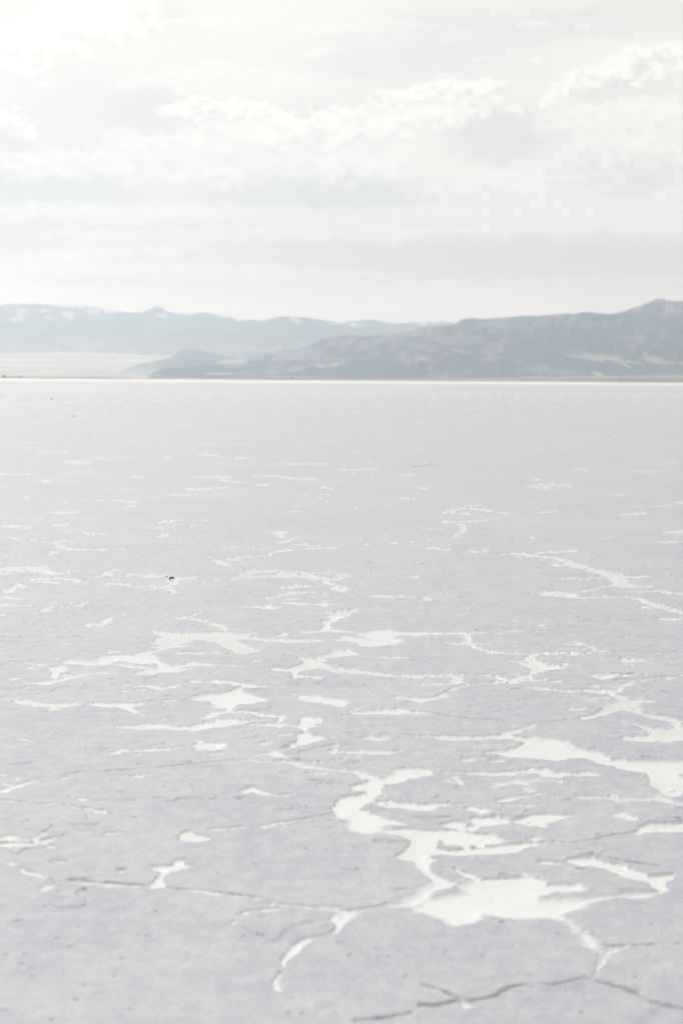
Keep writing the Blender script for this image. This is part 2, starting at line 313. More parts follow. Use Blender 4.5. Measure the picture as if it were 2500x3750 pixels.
PO['F'] = '''0 20 20 45 0 60 30 75 20 100 60 120 180 130 270 150 320 170 290 215 235 242 280 255 330 260 355 300 380 330 415 352 350 390 310 430 290 455 215 460 240 472 330 465 400 440 420 400 480 385 500 360 460 335 420 310 405 275 440 260 410 240 450 230 560 232 680 225 780 220 850 195 940 185 1060 185 1160 172 1300 150 1380 140 1480 125 1568 130 1760 120 1760 80 1568 85 1400 90 1360 105 1380 125 1280 143 1150 163 1050 172 880 175 700 186 560 200 480 208 430 195 420 165 460 150 480 185 560 196 690 180 740 165 700 135 600 130 500 110 430 120 330 110 230 105 170 105 300 90 250 70 150 40 100 20 50 5
440 90 520 72 570 85 560 100 640 118 600 122 480 110
600 65 720 50 790 75 770 90 650 100 590 120 560 105 590 85
790 70 870 45 930 38 1060 48 1000 70 940 82 940 100 860 100 800 85
840 148 900 148 930 158 890 165 840 160
380 440 470 420 560 400 530 380 560 345 700 340 800 335 830 322 910 340 930 365 1060 362 1130 390 1080 400 960 402 890 425 900 440 1000 435 1100 430 1180 420 1450 400 1480 410 1350 425 1200 440 1150 460 1080 490 1010 515 1050 560 1100 590 1060 590 1010 540 960 530 860 525 800 528 650 515 620 550 520 562 460 540 400 510 340 490 330 465 360 455
1030 260 1060 240 1160 235 1220 260 1300 290 1400 330 1520 320 1510 350 1470 370 1500 405 1450 400 1400 360 1300 330 1200 290 1120 285 1030 270
0 490 70 495 40 520 0 560 -30 560 -20 495'''
K['A'] = '''550 669 1.5 720 668 2;620 770 1.5 820 769 2.5;35 783 2.5 80 784 2.5;520 835 1.2 760 833 1.2 980 825 3;1145 970 3 1180 971 3;0 820 1.5 120 803 1.5 240 786 2;790 658 1.5 900 657 1.5;420 900 1.5 520 897 1.5
330 545 1.5 520 543 1.5;640 532 1.5 735 525 1.5;180 1004 2.5 250 1004 2.5;1210 691 2 1270 692 2;1370 743 2 1420 745 3;1110 850 1.5 1140 860 2;380 917 2 540 915 1.5;1040 775 2 1110 768 2;1050 818 1.5 1210 797 1.5'''
K['B'] = '''30 880 1.5 130 878 2 280 863 2.5 380 855 2 550 838 2 900 838 1;170 745 1.2 330 735 2 450 720 1.5;735 972 1.5 880 970 3;480 977 1.5 570 975 1.5;790 716 1.5 910 712 1.5;905 735 2 930 735 2
650 785 1.2 780 789 1.5;1170 866 2 1210 872 2;1280 728 1.5 1350 727 1.5;780 600 2 830 601 2;1220 495 2 1240 495 2;30 575 1.2 240 570 1.2;560 645 1.5 690 637 1.5;1200 975 3 1300 976 4;1370 1005 3 1568 1003 2;1000 1117 2 1130 1100 2 1300 1098 2 1400 1097 2'''
K['C'] = '''0 175 2 100 174 4 370 170 4;90 130 3 300 128 3 460 115 3;0 415 3 60 410 5 150 395 5;0 300 4 60 285 4 260 275 3;640 468 3 750 462 5 870 458 4;0 502 5 80 503 4;390 685 6 470 685 6
150 820 3 400 790 5 600 778 5 800 762 5 950 750 5;40 760 2 200 748 2;890 832 8 940 830 8;90 928 3 220 938 5 330 940 6;500 980 3 600 1000 4;820 118 5 848 118 5;890 119 5 925 120 5;850 238 4 940 236 4
240 305 3 320 303 3;300 480 3 240 478 3;640 180 4 700 176 4;1300 740 4 1568 738 4;1130 680 6 1165 680 6;1410 830 4 1540 838 5;0 450 3 90 460 4;1390 228 5 1415 228 5;1260 298 4 1280 300 5'''
K['D'] = '''0 535 3 70 522 5;420 522 4 540 543 4 680 553 4 780 566 4 860 568 5 960 562 5 1110 548 6;0 145 3 140 138 4 250 140 4;620 140 4 700 134 4 790 130 4 900 118 3 980 110 3;1190 238 3 1568 236 3;1210 260 6 1240 260 5
0 300 0.1 1 300 0.1;1420 355 4 1568 350 4;1250 340 4 1400 343 4;20 613 6 120 620 4 330 622 4;200 218 7 225 218 7;110 390 5 150 390 4;895 432 6 915 432 6;795 412 8 830 413 7;1450 530 6 1568 528 5
0 255 2 120 262 3;330 262 3 480 252 2;250 480 3 320 470 3;370 944 12 410 944 12;1430 140 3 1480 138 3;1500 300 3 1568 303 3;30 745 5 80 745 5;1010 295 4 1050 296 4;0 60 0.1 1 60 0.1'''
K['E'] = '''240 355 8 400 352 5 640 368 7 670 375 8;760 378 6 880 390 6 1050 408 8 1150 420 6 1270 440 5;1430 468 4 1568 472 4;300 133 6 330 133 5;540 298 8 578 300 8;400 352 4 330 352 4;500 45 3 620 60 4
1290 100 3 1400 60 3 1500 50 3'''
K['F'] = '''60 1000 7 200 985 9 330 965 9;370 930 16 430 930 15 540 905 13 620 900 11 700 885 14 760 850 14 800 835 14 860 832 7 980 830 11 1100 800 9 1200 825 7 1290 850 10 1340 875 12 1400 905 8 1568 940 8 1760 960 8
370 835 7 450 860 9 540 892 12;1090 585 5 1160 602 7;1170 655 5 1330 652 6 1568 640 5 1760 640 5;1195 690 7 1185 740 6;215 462 7 120 475 8 0 485 5;970 172 0.1 971 172 0.1;1180 145 7 1260 150 8;1430 75 5 1560 72 5;490 480 6 540 478 5 620 508 6
1160 232 6 1300 270 6 1450 290 6;1270 395 7 1340 395 6;720 323 8 760 325 8;820 488 5 960 490 6;340 62 6 540 60 5;1090 298 9 1140 298 9;640 480 9 690 480 9;800 830 6 880 850 4;180 465 5 210 458 6'''
SPOT = {'C': '760 855 22 8;520 830 22 9;560 882 20 7;1100 915 22 8;920 718 18 6;1080 818 24 8;1410 950 16 8',
        'E': '680 603 22 10;565 710 22 11;360 567 18 10;390 395 18 9;20 955 42 18;150 792 24 12;325 655 24 10;600 945 24 12;1325 968 22 14;1390 965 22 16;1410 203 32 9;1500 205 34 6;30 65 28 8;1555 635 18 12;1125 608 20 12;100 735 28 9;265 618 24 8;240 995 20 14;1170 272 22 8;720 490 18 8;270 405 18 8;90 537 36 7;210 470 18 8;1520 105 16 8;1345 22 14 6;1435 15 14 6;1385 12 14 5;530 790 20 6;350 900 26 14;390 832 20 7;30 695 24 12;120 690 22 12',
        'F': '740 545 30 10;300 797 20 14;165 665 18 11;218 702 18 10;985 830 20 13;395 5 22 8;1350 798 20 12;40 698 22 9;5 640 12 14;1100 960 30 14;480 685 26 8;1095 140 14 6;650 700 22 7;165 985 26 10;160 170 20 8;1000 600 18 6;1420 560 20 8;820 445 20 7'}
WIN = {'A': (0, 1400), 'B': (1250, 1400), 'C': (0, 2200), 'D': (1250, 2200), 'E': (0, 2950), 'F': (1250, 2950)}
Z = 1.2544
def parse(d, n):
    out = []
    for w, txt in d.items():
        x0, y0 = WIN[w]
        for ln in txt.replace('\n', ';').split(';'):
            v = [float(t) for t in ln.split()]
            if not v: continue
            a = np.array(v).reshape(-1, n)
            a[:, 0] = a[:, 0] / Z + x0; a[:, 1] = a[:, 1] / Z + y0
            if n > 2: a[:, 2:] /= Z
            out.append(a)
    return out
STR, POL, CRK, SPT = parse(S, 3), parse(PO, 2), parse(K, 3), parse(SPOT, 4)

# ------------------------------------------------------------------ the salt flat: one relief sheet
NC = 1420; UMAX = 0.32
v_near = np.linspace(1 / 3.15, 1 / 170, 1180)
y_rows = np.concatenate([1 / v_near, np.geomspace(178, 4300, 70)])
NR = len(y_rows)
u_cols = np.linspace(-UMAX, UMAX, NC)
GY = np.repeat(y_rows[:, None], NC, 1); GX = u_cols[None, :] * GY
# pixel of every ground vertex (row-wise exact projection)
fwn, rtn, upn = (np.array(v) for v in (fw, rt, up))
dep = GX * fwn[0] + GY * fwn[1] - H * fwn[2]
PX = 1250 + F * (GX * rtn[0] + GY * rtn[1] - H * rtn[2]) / dep
PY = 1875 - F * (GX * upn[0] + GY * upn[1] - H * upn[2]) / dep
MPP = GY / F                                   # metres per photo pixel, sideways
rowY0 = PY[:, NC // 2]; slope = (PY[600, -1] - PY[600, 0]) / (PX[600, -1] - PX[600, 0])
def window(x0, x1, y0, y1):
    """grid slice that covers a pixel box"""
    pad = abs(slope) * 1700
    r = np.where((rowY0 > y0 - pad) & (rowY0 < y1 + pad))[0]
    if len(r) == 0: return None
    ra, rb = r[0], r[-1] + 1
    ca = np.searchsorted(np.minimum(PX[ra], PX[rb - 1]), x0 - 2) ; cb = np.searchsorted(np.maximum(PX[ra], PX[rb - 1]), x1 + 2)
    ca = max(0, ca - 4); cb = min(NC, cb + 4)
    return (slice(ra, rb), slice(ca, cb)) if cb > ca else None
def aspect(Y):      # how much wider than tall a round ground shape looks, held to a limit far off
    return float(min(F / max(Y - 1390, 60), 4.2))
BIG = 9e3
# let every traced line wander a little, as crust breaks do
amp_ = np.minimum(0.020 / MPP, 15.0)
PXw = PX + amp_ * (1.3 * fbm(GX / 0.15, GY / 0.15, 201, 4, .6))
PYw = PY + amp_ * (1.3 * fbm(GX / 0.15, GY / 0.15, 211, 4, .6)) / np.minimum(1 / np.maximum(H / GY, 1e-3), 6.0)
def seg_field(field, p, q, rp, rq, A, reach):
    x0, x1 = min(p[0], q[0]), max(p[0], q[0]); y0, y1 = min(p[1], q[1]), max(p[1], q[1])
    w = window(x0 - reach, x1 + reach, y0 - reach / A, y1 + reach / A)
    if w is None: return
    X = PXw[w] - p[0]; Y = (PYw[w] - p[1]) * A
    bx, by = q[0] - p[0], (q[1] - p[1]) * A
    t = np.clip((X * bx + Y * by) / (bx * bx + by * by + 1e-9), 0, 1)
    d = np.hypot(X - bx * t, Y - by * t) - (rp + (rq - rp) * t)
    field[w] = np.minimum(field[w], d * MPP[w])
def stroke_field(strokes, halo, k=.92):
    f = np.full(GX.shape, BIG, np.float32)
    for s in strokes:
        A = aspect(s[:, 1].mean())
        fat = 2.5 if (k > .5 and s[:, 1].mean() > 2950) else 0.0
        for a, b in zip(s[:-1], s[1:]):
            ra, rb = a[2] * A / 2 * k + fat, b[2] * A / 2 * k + fat
            seg_field(f, a, b, ra, rb, A, max(ra, rb) + halo)
    return f
dP = stroke_field(STR, 60)
for pg in POL:
    A = aspect(pg[:, 1].mean())
    x0, y0 = pg.min(0); x1, y1 = pg.max(0)
    w = window(x0 - 60, x1 + 60, y0 - 20, y1 + 20)
    if w is None: continue
    X, Y = PXw[w], PYw[w]; ins = np.zeros(X.shape, bool); dmin = np.full(X.shape, 1e9)
    n = len(pg)
    for i in range(n):
        a, b = pg[i], pg[(i + 1) % n]
        c = ((a[1] > Y) != (b[1] > Y))
        xi = (b[0] - a[0]) * (Y - a[1]) / (b[1] - a[1] + 1e-9) + a[0]
        ins ^= c & (X < xi)
        bx, by = b[0] - a[0], (b[1] - a[1]) * A
        xx = X - a[0]; yy = (Y - a[1]) * A
        t = np.clip((xx * bx + yy * by) / (bx * bx + by * by + 1e-9), 0, 1)
        dmin = np.minimum(dmin, np.hypot(xx - bx * t, yy - by * t))
    d = np.where(ins, -dmin, dmin) * MPP[w]
    dP[w] = np.minimum(dP[w], d)
for c_ in CRK:
    if c_[:, 1].mean() > 3560: c_[:, 2] *= 1.25
    elif c_[:, 1].mean() > 2950: c_[:, 2] *= .42
dK = stroke_field(CRK, 50, .34)
dS = np.full(GX.shape, BIG, np.float32)
for s in SPT:
    X, Y, wd, ht = s[0]
    w = window(X - wd * 2, X + wd * 2, Y - ht * 2, Y + ht * 2)
    if w is None: continue
    e = np.hypot((PX[w] - X) / (wd * .8), (PY[w] - Y) / (ht * .75)) - 1
    dS[w] = np.minimum(dS[w], e)

n1 = fbm(GX / 0.11, GY / 0.11, 1, 4); n2 = fbm(GX / 0.03, GY / 0.03, 5, 2); n3 = fbm(GX / 0.5, GY / 0.5, 9, 3)
dPn = dP - 1.3 * MPP + (0.032 * n1 + 0.020 * n2) * np.clip(GY / 11, .3, 3) + 0.030 * fbm(GX / 0.045, GY / 0.06, 231, 3, .7) * np.clip(GY / 8 - .35, 0, 1.8) - 0.006 * np.clip(GY / 8 - .35, 0, 1)
# seep spots: small wet hollows scattered mostly along the pools and cracks
sp = vnoise(GX / 0.09, GY / 0.09, 91) + 0.5 * vnoise(GX / 0.035, GY / 0.035, 93) + 0.5 * vnoise(GX / 0.7, GY / 0.7, 95)
near = np.exp(-np.clip(np.minimum(dP, dK + 0.02), 0, 9) / 0.10)
spw = sp + 0.36 * near + 0.15 * np.clip((GY - 4) / 14, 0, 1)
dPn = np.minimum(dPn, (1.83 - spw) * 0.06)
dKn = dK + 0.005 * n1 + 0.005 * n2 + 0.004 * fbm(GX / 0.3, GY / 0.3, 221, 2)
e = np.maximum(0.005, 2.2 * MPP) * (1 + 5.0 * sstep(fbm(GX / 0.35, GY / 0.35, 61, 2), 0.05, 0.45))
wet = 1 - sstep(dPn, -e, e * 0.6)
crack = 1 - sstep(dKn, -0.005, 0.006 + MPP * 1.0)
crack *= sstep(n3 + 1.1 * n1, -0.95 - 1.0 * (GY < 4.6), -0.05 - 1.0 * (GY < 4.6))          # broken lengths
lod = 1 / (1 + (GY / 14) ** 2)
top = 0.0058 + 0.0028 * n3 + 0.0016 * n1 + 0.0010 * n2 * lod + 0.004 * fbm(GX / 2.2, GY / 2.2, 14, 3)
grain = fbm(GX / 0.012, GY / 0.012, 33, 2)
top += 0.0009 * grain * np.clip(1.3 - GY / 9, 0, 1)
# small pits and little raised scabs strewn over the crust
pit = vnoise(GX / 0.055, GY / 0.055, 51) * 0.7 + vnoise(GX / 0.17, GY / 0.17, 57) * 0.5
pitm = sstep(pit, 1.02, 1.10) * sstep(GY, 4.5, 8.0)
top -= 0.010 * pitm * (1 - wet)
pl = vnoise(GX / 0.21, GY / 0.16, 71) + 0.5 * vnoise(GX / 0.05, GY / 0.05, 77) + 0.35 * vnoise(GX / 1.7, GY / 1.7, 79)
scab = sstep(pl, 1.33, 1.40)
top += 0.005 * scab
lip = np.exp(-(np.clip(dPn, 0, 1) / 0.03) ** 2) * 0.0016 + np.exp(-((dKn - 0.015) / 0.02) ** 2) * 0.0022 * (dK < 1)
top = top + lip * (0.6 + 0.6 * n3)
top = np.maximum(top, 0.0010)
bed = -0.0016 - 0.003 * sstep(-dPn, 0, 0.10) + 0.0022 * n3 + 0.0012 * n1
isl = vnoise(GX / 0.10, GY / 0.07, 97) + 0.5 * vnoise(GX / 0.03, GY / 0.03, 98)
bed = bed + 0.007 * sstep(isl, 1.18, 1.32)
ZG = top * (1 - wet) + bed * wet
ZG -= crack * (1 - wet) * (0.010 + 0.004 * n1)
ZG -= sstep(-dS, 0, 0.8) * 0.005 * (1 - wet)
# farther out the relief is below a pixel: fade it to the mean level
ff = sstep(GY, 150, 400)
ZG = ZG * (1 - ff) + 0.0058 * ff
# skirt rows/cols join the flat surround
Vg = np.stack([GX, GY, ZG], -1).reshape(-1, 3)

def mat_salt():
    m, nt, p, out = newmat('salt_crust')
    t = nt.nodes.new('ShaderNodeTexCoord'); ob = t.outputs['Object']
    w = nt.nodes.new('ShaderNodeAttribute'); w.attribute_name = 'wet'
    cr = nt.nodes.new('ShaderNodeAttribute'); cr.attribute_name = 'crack'
    s = nt.nodes.new('ShaderNodeSeparateXYZ'); nt.links.new(ob, s.inputs[0])
    X, Y = E(nt, s.outputs[0]), E(nt, s.outputs[1])
    n1 = noise(nt, ob, 1.1, 5, 0.6); n2 = noise(nt, ob, 14.0, 4, 0.6); n3 = noise(nt, ob, 95.0, 3, 0.65)
    # dust-greyed crust, patchy
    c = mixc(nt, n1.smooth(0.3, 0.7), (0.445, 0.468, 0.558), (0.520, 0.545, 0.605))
    nm = noise(nt, ob, 3.2, 4, 0.6)
    c = mixc(nt, nm.smooth(0.42, 0.66) * 0.5, c, (0.558, 0.582, 0.605))
    c = mixc(nt, nm.smooth(0.45, 0.28) * 0.5, c, (0.475, 0.505, 0.580))
    c = mixc(nt, n2.smooth(0.35, 0.72) * 0.40, c, (0.72, 0.72, 0.71))
    c = mixc(nt, n3.smooth(0.52, 0.74) * 0.5, c, (0.52, 0.525, 0.57))
    c = mixc(nt, n3.smooth(0.46, 0.30) * 0.5, c, (0.78, 0.78, 0.77))
    c = mixc(nt, E(nt, cr.outputs['Fac']) * 0.3, c, (0.42, 0.42, 0.48))    # shade of cracks and pits put into the colour
    n4 = noise(nt, ob, 0.35, 6, 0.65)
    c = mixc(nt, Y.smooth(7.0, 20.0) * n4.smooth(0.50, 0.64) * 0.45, c, (0.66, 0.685, 0.71))
    c = mixc(nt, Y.smooth(7.0, 20.0) * n4.smooth(0.47, 0.34) * 0.45, c, (0.47, 0.49, 0.54))
    # broad belts of cleaner salt far out, over a painted distance gradient
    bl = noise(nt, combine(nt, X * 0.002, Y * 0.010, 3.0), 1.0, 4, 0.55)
    c = mixc(nt, Y.smooth(4.0, 22.0) * 0.65, c, (0.525, 0.568, 0.610))  # grazing-light lift with distance put into the crust colour
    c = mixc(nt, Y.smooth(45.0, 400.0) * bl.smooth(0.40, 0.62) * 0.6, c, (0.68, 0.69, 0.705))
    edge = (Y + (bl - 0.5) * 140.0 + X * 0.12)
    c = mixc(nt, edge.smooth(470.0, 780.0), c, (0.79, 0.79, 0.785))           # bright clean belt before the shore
    bedc = mixc(nt, noise(nt, ob, 0.8, 4, 0.55).smooth(0.50, 0.66), (0.95, 0.965, 0.98), (0.81, 0.83, 0.83))
    bedc = mixc(nt, n2.smooth(0.5, 0.7) * 0.3, bedc, (0.80, 0.81, 0.80))
    c = mixc(nt, E(nt, w.outputs['Fac']) * 0.97, c, bedc)           # clean salt under the pools
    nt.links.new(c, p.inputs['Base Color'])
    p.inputs['Roughness'].default_value = 0.6; p.inputs['Specular IOR Level'].default_value = 0.35
    b = nt.nodes.new('ShaderNodeBump'); b.inputs['Strength'].default_value = 0.8; b.inputs['Distance'].default_value = 0.004
    hgt = n3 * 0.6 + noise(nt, ob, 40.0, 4, 0.6)
    nt.links.new(hgt.s, b.inputs['Height']); nt.links.new(b.outputs[0], p.inputs['Normal'])
    return m
M_SALT = mat_salt()
# surround: the same sheet goes on to the sides, behind the viewer and under the hills
S0, ymin, ymax = 23500.0, y_rows[0], y_rows[-1]
zf = 0.0058
extra = np.array([(-UMAX * ymin, ymin, zf), (UMAX * ymin, ymin, zf), (UMAX * ymax, ymax, zf), (-UMAX * ymax, ymax, zf),
                  (-S0, -S0 / 3, zf), (S0, -S0 / 3, zf), (S0, S0, zf), (-S0, S0, zf)], np.float32)
n0 = len(Vg); V_all = np.concatenate([Vg, extra])
idx = np.arange(NR * NC, dtype=np.int32).reshape(NR, NC)
q = np.stack([idx[:-1, :-1], idx[:-1, 1:], idx[1:, 1:], idx[1:, :-1]], -1).reshape(-1, 4)
a0 = n0
qx = np.array([(a0 + 4, a0 + 5, a0 + 1, a0), (a0 + 5, a0 + 6, a0 + 2, a0 + 1), (a0 + 6, a0 + 7, a0 + 3, a0 + 2), (a0 + 7, a0 + 4, a0, a0 + 3)], np.int32)
z8 = np.zeros(8)
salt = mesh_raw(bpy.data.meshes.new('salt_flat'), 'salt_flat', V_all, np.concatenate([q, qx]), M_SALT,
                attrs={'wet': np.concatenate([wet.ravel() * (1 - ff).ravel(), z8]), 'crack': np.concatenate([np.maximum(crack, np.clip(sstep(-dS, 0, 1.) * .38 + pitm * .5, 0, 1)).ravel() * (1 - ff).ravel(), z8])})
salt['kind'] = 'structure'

# standing brine: level sheet at z = 0 wherever a hollow was found
def mat_water():
    m, nt, p, out = newmat('shallow_brine'); nt.nodes.remove(p)
    ge = nt.nodes.new('ShaderNodeNewGeometry'); dt = nt.nodes.new('ShaderNodeVectorMath'); dt.operation = 'DOT_PRODUCT'
    nt.links.new(ge.outputs['Incoming'], dt.inputs[0]); nt.links.new(ge.outputs['Normal'], dt.inputs[1])
    fres = (1.0 - E(nt, dt.outputs['Value'])._m('ABSOLUTE'))._m('POWER', 4.2) * 0.972 + 0.028      # same from both sides
    gl = nt.nodes.new('ShaderNodeBsdfGlossy'); gl.inputs['Roughness'].default_value = 0.03
    tr = nt.nodes.new('ShaderNodeBsdfTransparent'); tr.inputs[0].default_value = (0.99, 0.99, 0.985, 1)
    mx = nt.nodes.new('ShaderNodeMixShader')
    nt.links.new(fres.s, mx.inputs[0]); nt.links.new(tr.outputs[0], mx.inputs[1]); nt.links.new(gl.outputs[0], mx.inputs[2])
    nt.links.new(mx.outputs[0], out.inputs[0])
    return m
st = 5
w2 = wet[:1150]
nr2, nc2 = w2.shape[0] // st, w2.shape[1] // st
blk = w2[:nr2 * st, :nc2 * st].reshape(nr2, st, nc2, st).max((1, 3)) > 0.02
bl2 = blk.copy(); bl2[1:] |= blk[:-1]; bl2[:-1] |= blk[1:]; bl2[:, 1:] |= blk[:, :-1]; bl2[:, :-1] |= blk[:, 1:]
rr, cc = np.nonzero(bl2[:nr2 - 1, :nc2 - 1])
ci = idx[::st, ::st]; 
qi = np.stack([ci[rr, cc], ci[rr, cc + 1], ci[rr + 1, cc + 1], ci[rr + 1, cc]], -1)
uq, inv = np.unique(qi, return_inverse=True)
Vw = Vg[uq].copy(); Vw[:, 2] = 0.0
wat = mesh_raw(bpy.data.meshes.new('water'), 'water', Vw, inv.reshape(-1, 4), mat_water(), smooth=False)
wat['kind'] = 'structure'
del PX, PY, PXw, PYw, dep, n1, n2, grain, pit, pl, dP, dK, dS

# ------------------------------------------------------------------ mountains and the plain
def mat_land(name, rough=0.95):
    m, nt, p, out = newmat(name)
    a = nt.nodes.new('ShaderNodeAttribute'); a.attribute_name = 'tone'
    nt.links.new(a.outputs['Color'], p.inputs['Base Color'])
    p.inputs['Roughness'].default_value = rough; p.inputs['Specular IOR Level'].default_value = 0.1
    return m
M_LAND = mat_land('bare_land')
def range_mesh(name, sky_pts, D, D0, D1, u_rng, relief, rscale, tone, seed, nr=150, nc=700, power=1.0, dvar=0.06, base=-0.5, rough_sky=1.0):
    """ridge whose crest (at distance D) stands at the height that gives the photographed skyline"""
    pts = np.array([direction(X, Y) for X, Y in sky_pts])
    u = np.linspace(u_rng[0], u_rng[1], nc)
    elev = np.interp(u, pts[:, 0], pts[:, 1])
    ker = np.array([1, 2, 3, 2, 1]) / 9.0
    elev = np.convolve(np.pad(elev, 2, 'edge'), ker, 'valid')
    px = 1 / F
    elev = elev + rough_sky * px * (3.4 * fbm(u * 110, u * 0 + seed, seed, 5, .65))
    nf = int(nr * 0.75)
    t = np.concatenate([np.linspace(0, 1, nf), 1 + np.linspace(0, 1, nr - nf + 1)[1:]])
    Dc = D * (1 + dvar * fbm(u * 14, u * 0 + 3.3, seed + 2, 3))
    Yg = np.where(t[:, None] <= 1, D0 + (Dc[None, :] - D0) * t[:, None], Dc[None, :] + (D1 - D) * (t[:, None] - 1))
    Xg = u[None, :] * Yg
    Hc = H + elev * Dc - base
    prof = np.where(t <= 1, np.clip(t, 0, 1) ** power, np.clip(2 - t, 0, 1) ** 1.2)
    Zg = Hc[None, :] * prof[:, None]
    wx = fbm(Xg / rscale * .7, Yg / rscale * .7, seed + 21, 3) * rscale * .35
    rid = 1 - np.abs(fbm((Xg + wx) / rscale, (Yg * .7 + wx) / rscale, seed + 5, 6, 0.6)) * 3.2
    rid = rid + 0.45 * (1 - np.abs(fbm((Xg - wx) / rscale * 3.1, Yg / rscale * 1.6, seed + 15, 5, 0.6)) * 3.2)
    big = fbm(Xg / (rscale * 2.7), Yg / (rscale * 2.7), seed + 8, 3)
    env = (np.clip(t, 0, 1) * np.clip(1 - t, 0, 1) * 4)[:, None] ** 0.8
    Zg = Zg + relief * env * (rid * 0.55 - 0.5 + big * 0.8) * (Hc[None, :] / Hc.max())
    # never rise over the crest line as seen from the flat
    lim = (elev[None, :] * Yg + H - base) * 0.992
    Zg = np.where(t[:, None] < 0.99, np.minimum(Zg, np.maximum(lim, 0)), Zg)
    Zg = np.maximum(Zg, 0) + base
    el_px = (Zg - H) / Yg
    col = tone(Xg, Yg, Zg, u[None, :] + 0 * Yg, el_px, t[:, None] + 0 * Yg)
    V = np.stack([Xg, Yg, Zg], -1).reshape(-1, 3)
    o = mesh_grid(name, V, nr, nc, M_LAND, colors={'tone': col.reshape(-1, 3)})
    o['kind'] = 'structure'
    return o
def lerp(a, b, m): return a * (1 - m[..., None]) + np.array(b) * m[..., None]
def blob(u, e, X, Y, wx, wy, n=0, slope_=0.0):
    cu, ce = direction(X, Y)
    return np.exp(-(((u - cu) * F / wx) ** 2 + ((e - ce + slope_ * (u - cu)) * F / wy) ** 2) ** 1.0 + n)
def full(shape, c): return np.ones(shape + (3,)) * np.array(c)

# far snow-streaked range
FAR = [(-700, 1140), (-300, 1128), (0, 1119), (40, 1113), (72, 1112), (143, 1114), (231, 1123), (335, 1123), (399, 1132), (470, 1147), (518, 1144), (550, 1134), (562, 1126), (572, 1122), (590, 1126), (612, 1138),
       (638, 1147), (670, 1147), (701, 1152), (741, 1144), (797, 1154), (845, 1162), (877, 1174), (930, 1171), (972, 1171), (1012, 1162), (1068, 1158), (1110, 1162), (1148, 1168), (1220, 1178), (1250, 1181),
       (1298, 1176), (1354, 1171), (1409, 1178), (1457, 1187), (1505, 1180), (1545, 1182), (1609, 1176), (1665, 1182), (1800, 1195), (2100, 1215), (2600, 1240), (3200, 1260)]
SNOW = [(80, 1148, 26, 26), (60, 1172, 40, 12), (165, 1140, 20, 12), (172, 1158, 26, 12), (255, 1146, 26, 26), (340, 1138, 60, 16), (400, 1142, 50, 11), (590, 1155, 34, 12), (610, 1135, 14, 10),
        (830, 1158, 50, 8), (870, 1172, 30, 6), (960, 1173, 30, 5), (1080, 1172, 26, 12), (1230, 1184, 30, 6), (1600, 1180, 20, 5), (1290, 1190, 18, 8), (1550, 1186, 14, 6)]
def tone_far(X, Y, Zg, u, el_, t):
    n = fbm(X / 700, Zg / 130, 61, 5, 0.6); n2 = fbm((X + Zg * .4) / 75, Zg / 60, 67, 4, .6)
    c = full(X.shape, (0.17, 0.27, 0.36))  # pale blue of the haze put into the rock colour
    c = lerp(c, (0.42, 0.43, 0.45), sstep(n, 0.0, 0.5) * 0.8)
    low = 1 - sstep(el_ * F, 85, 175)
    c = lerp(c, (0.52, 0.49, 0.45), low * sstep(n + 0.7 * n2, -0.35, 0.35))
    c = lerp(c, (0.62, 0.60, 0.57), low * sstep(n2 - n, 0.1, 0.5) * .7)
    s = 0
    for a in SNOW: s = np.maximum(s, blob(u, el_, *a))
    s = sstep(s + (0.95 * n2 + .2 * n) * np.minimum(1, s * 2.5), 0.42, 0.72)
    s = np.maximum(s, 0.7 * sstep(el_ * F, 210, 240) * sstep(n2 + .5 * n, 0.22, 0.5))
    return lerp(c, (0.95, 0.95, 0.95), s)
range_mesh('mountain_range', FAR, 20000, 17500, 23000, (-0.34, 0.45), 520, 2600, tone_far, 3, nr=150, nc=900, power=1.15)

# pale plain sloping up to it
PL = [(-900, 1290), (0, 1294), (240, 1290), (510, 1299), (640, 1300), (760, 1312), (900, 1322), (1000, 1345), (1100, 1375), (3300, 1386)]
def tone_plain(X, Y, Zg, u, el_, t):
    n = fbm(X / 1500, Zg / 30, 81, 5, 0.55); n2 = fbm(X / 160, Zg / 16, 83, 4)
    yy = el_ * F
    c = full(X.shape, (0.70, 0.63, 0.54))
    c = lerp(c, (0.95, 0.86, 0.74), sstep(n + 0.012 * (yy - 55), 0.05, 0.5))
    c = lerp(c, (0.30, 0.33, 0.34), sstep(yy, 68, 92) * sstep(fbm(X / 420, Zg / 40, 85, 4), -0.15, 0.25) * .8)
    near = 1 - sstep(yy, 22, 48)
    c = lerp(c, (0.36, 0.38, 0.39), near * sstep(n2 + n * .6, -0.35, 0.35) * 0.8)
    return c
range_mesh('plain', PL, 16800, 4600, 17400, (-0.34, 0.35), 20, 1500, tone_plain, 13, nr=160, nc=500, power=5.0, dvar=0.0, rough_sky=0.8)

# lone hill in the middle distance
MID = [(380, 1386), (430, 1366), (486, 1345), (510, 1333), (574, 1321), (600, 1316), (630, 1309), (645, 1296), (660, 1286), (678, 1280), (706, 1280), (733, 1281), (760, 1288), (781, 1293), (845, 1309), (900, 1322), (960, 1338), (1050, 1360), (1120, 1386)]
def tone_mid(X, Y, Zg, u, el_, t):
    n = fbm(X / 240, Zg / 50, 91, 5, 0.6)
    c = full(X.shape, (0.17, 0.23, 0.29)); c = lerp(c, (0.42, 0.42, 0.42), sstep(n, 0.0, 0.5) * 0.7)  # hill base paled, with haze blue in its colour
    c = lerp(c, (0.55, 0.51, 0.46), sstep(blob(u, el_, 850, 1325, 70, 9, 0) + 0.25 * n, 0.35, 0.6))
    c = lerp(c, (0.56, 0.53, 0.49), (1 - sstep(el_ * F, 16, 50)) * sstep(n, -0.6, 0.0) * 0.9)
    return c
